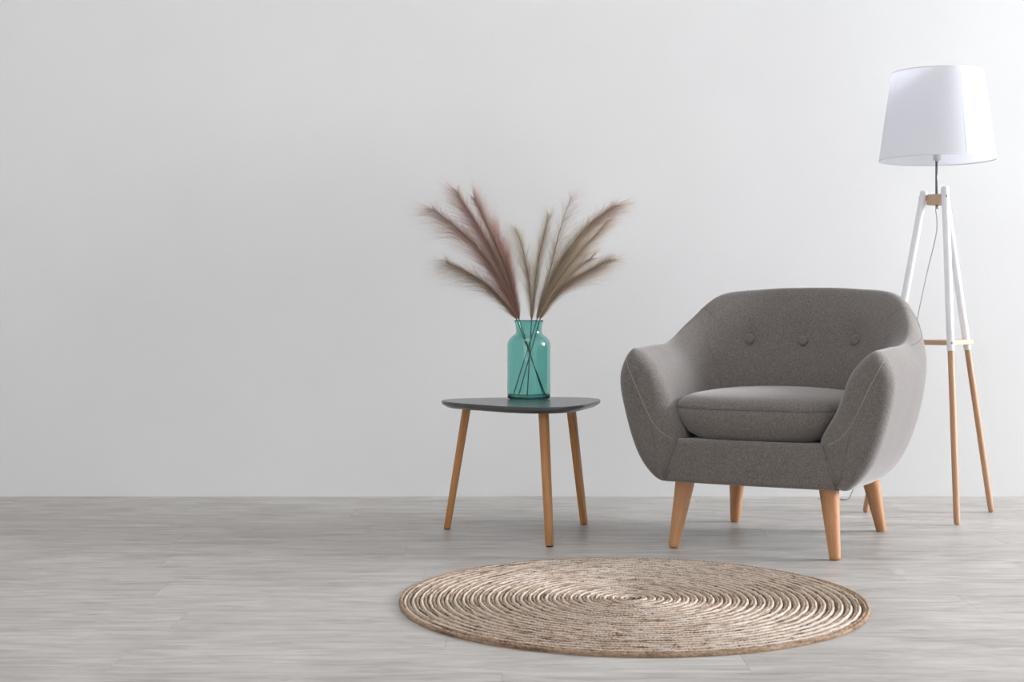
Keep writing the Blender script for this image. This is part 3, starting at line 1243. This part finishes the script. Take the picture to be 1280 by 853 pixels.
def spiral(name, phase, mat, r_end, wdt, hgt, seed):
    """flat half-round braid following a spiral; phase in pitches"""
    verts, faces, uvs = [], [], []
    rs_ = np.random.default_rng(seed)
    th, s = 0.0, 0.0
    pts = []
    ds = .0042
    while True:
        r = PITCH * (th / (2 * math.pi) + phase)
        if r > r_end: break
        pts.append((r, th, s))
        dth = ds / max(r, .006)
        th += dth
        s += ds
    n = len(pts)
    jit = rs_.normal(0, 1, n)
    ker = np.ones(5) / 5
    j1 = np.convolve(jit, ker, 'same') * .0007
    j2 = np.convolve(rs_.normal(0, 1, n), ker, 'same') * .0012
    m = 7
    for i, (r, th, s) in enumerate(pts):
        wob = .0012 * math.sin(3 * th + 1.0) * (r / RR) + .0018 * math.sin(2.0 * th + seed) * (r / RR)
        for k in range(m):
            f = -1 + 2 * k / (m - 1)
            # two strands crossing: chevron ridges
            ph = 2 * math.pi * s / .0095 + j2[i] * 900
            br = math.sin(ph + (2.2 * abs(f)) * (1 if f > 0 else 1))
            z = hgt * (1 - abs(f)**2.2) * (0.92 + .09 * br) + (.0008 + j2[i] * 1.2) * (1 - abs(f)**3)
            edge = wdt / 2 * f * (1 + .05 * math.sin(ph + 1.5))
            rad = r + edge + wob + j1[i]
            verts.append((rad * math.cos(th), rad * math.sin(th), max(z, .0012)))
            uvs.append((s, f))
    for i in range(n - 1):
        for k in range(m - 1):
            faces.append((i * m + k, i * m + k + 1, (i + 1) * m + k + 1, (i + 1) * m + k))
    me = mesh(name, verts, faces)
    uv = me.uv_layers.new(name='UVMap')
    li = np.empty(len(me.loops), dtype=np.int32)
    me.loops.foreach_get('vertex_index', li)
    uv.data.foreach_set('uv', np.array(uvs, np.float32)[li].ravel())
    return link(name, me, mat, rug)


B_tan = mat_braid('jute_braid', [(0.36, (0.10, 0.060, 0.038)), (0.44, (0.31, 0.215, 0.15)), (0.55, (0.43, 0.315, 0.225)), (0.75, (0.55, 0.44, 0.335))],
                  [(0.35, (0.32, 0.26, 0.23)), (0.45, (0.92, 0.90, 0.89)), (0.70, (1.12, 1.13, 1.14))])
B_white = mat_braid('cotton_braid', [(0.22, (0.30, 0.22, 0.165)), (0.38, (0.54, 0.46, 0.385)), (0.60, (0.68, 0.62, 0.555)), (0.8, (0.78, 0.735, 0.68))],
                    [(0.34, (0.40, 0.31, 0.26)), (0.44, (0.93, 0.91, 0.90)), (0.7, (1.05, 1.05, 1.06))])
B_edge = mat_braid('edge_braid', [(0.22, (0.12, 0.07, 0.04)), (0.42, (0.31, 0.205, 0.135)), (0.60, (0.44, 0.32, 0.22)), (0.8, (0.56, 0.43, 0.32))],
                   [(0.34, (0.45, 0.40, 0.37)), (0.5, (1, 1, 1)), (0.7, (1.1, 1.1, 1.1))])
o = link('backing', lathe('backing', [(0, .0006), (RR - .008, .0006), (RR - .006, .002), (RR - .010, .0042), (0, .0042)], 128), plain('jute_backing', (0.10, 0.065, 0.045), .95), rug)
spiral('jute_braid', 0.30, B_tan, RR - .006, .0118, .0092, 3)
spiral('cotton_braid', 0.80, B_white, RR - .0115, .0108, .0094, 5)


def ring_braid(name, R_, wdt, hgt, mat, seed):
    verts, faces, uvs = [], [], []
    rs_ = np.random.default_rng(seed)
    n = int(2 * math.pi * R_ / .0042)
    m = 9
    rep = round(2 * math.pi * R_ / .0125)
    jz = np.convolve(rs_.normal(0, 1, n + 4), np.ones(5) / 5, 'valid') * .0009
    for i in range(n):
        th = 2 * math.pi * i / n
        ph = rep * th
        wob = .0016 * math.sin(3 * th + .6) + .0012 * math.sin(7 * th) + jz[i]
        for k in range(m):
            f = -1 + 2 * k / (m - 1)
            g = math.pi * (1 - (f + 1) / 2)
            br = math.sin(ph + 2.2 * f)
            x = math.cos(g) * wdt / 2 * (1 + .10 * br)
            z = .0008 + hgt * math.sin(g)**.7 * (.88 + .14 * br)
            rad = R_ + x + wob
            verts.append((rad * math.cos(th), rad * math.sin(th), z))
            uvs.append((th * R_, f))
    for i in range(n):
        i2 = (i + 1) % n
        for k in range(m - 1):
            faces.append((i * m + k, i2 * m + k, i2 * m + k + 1, i * m + k + 1))
    me = mesh(name, verts, faces)
    uv = me.uv_layers.new(name='UVMap')
    li = np.empty(len(me.loops), dtype=np.int32)
    me.loops.foreach_get('vertex_index', li)
    uv.data.foreach_set('uv', np.array(uvs, np.float32)[li].ravel())
    bm = bmesh.new(); bm.from_mesh(me); bmesh.ops.recalc_face_normals(bm, faces=bm.faces); bm.to_mesh(me); bm.free()
    return link(name, me, mat, rug)


ring_braid('edge_braid', RR - .0045, .0095, .0095, B_edge, 9)
# a few loose jute fibres sticking out of the rows
V, Fs = [], []
for _ in range(420):
    r = RR * math.sqrt(nrg.random()) * 1.0
    if nrg.random() < .35: r = RR - .004
    a = nrg.random() * 2 * math.pi
    p = np.array([r * math.cos(a), r * math.sin(a), .0095])
    da = a + math.pi / 2 + nrg.normal(0, .6)
    L_ = .006 + .012 * nrg.random()
    q = p + np.array([math.cos(da) * L_, math.sin(da) * L_, .002 + .004 * nrg.random()])
    mid = (p + q) / 2 + np.array([0, 0, .003])
    b = len(V)
    for pt, rr_ in ((p, .0003), (mid, .00025)):
        for g in range(3):
            V.append(pt + np.array([0, math.cos(g * 2.094) * rr_, math.sin(g * 2.094) * rr_]))
    V.append(q)
    for g in range(3):
        g2 = (g + 1) % 3
        Fs.append((b + g, b + g2, b + 3 + g2, b + 3 + g))
        Fs.append((b + 3 + g, b + 3 + g2, b + 6))
o = link('loose_fibres', mesh('loose_fibres', V, Fs), plain('jute_fibre', (0.42, 0.30, 0.2), .9), rug)
o['kind'] = 'stuff'
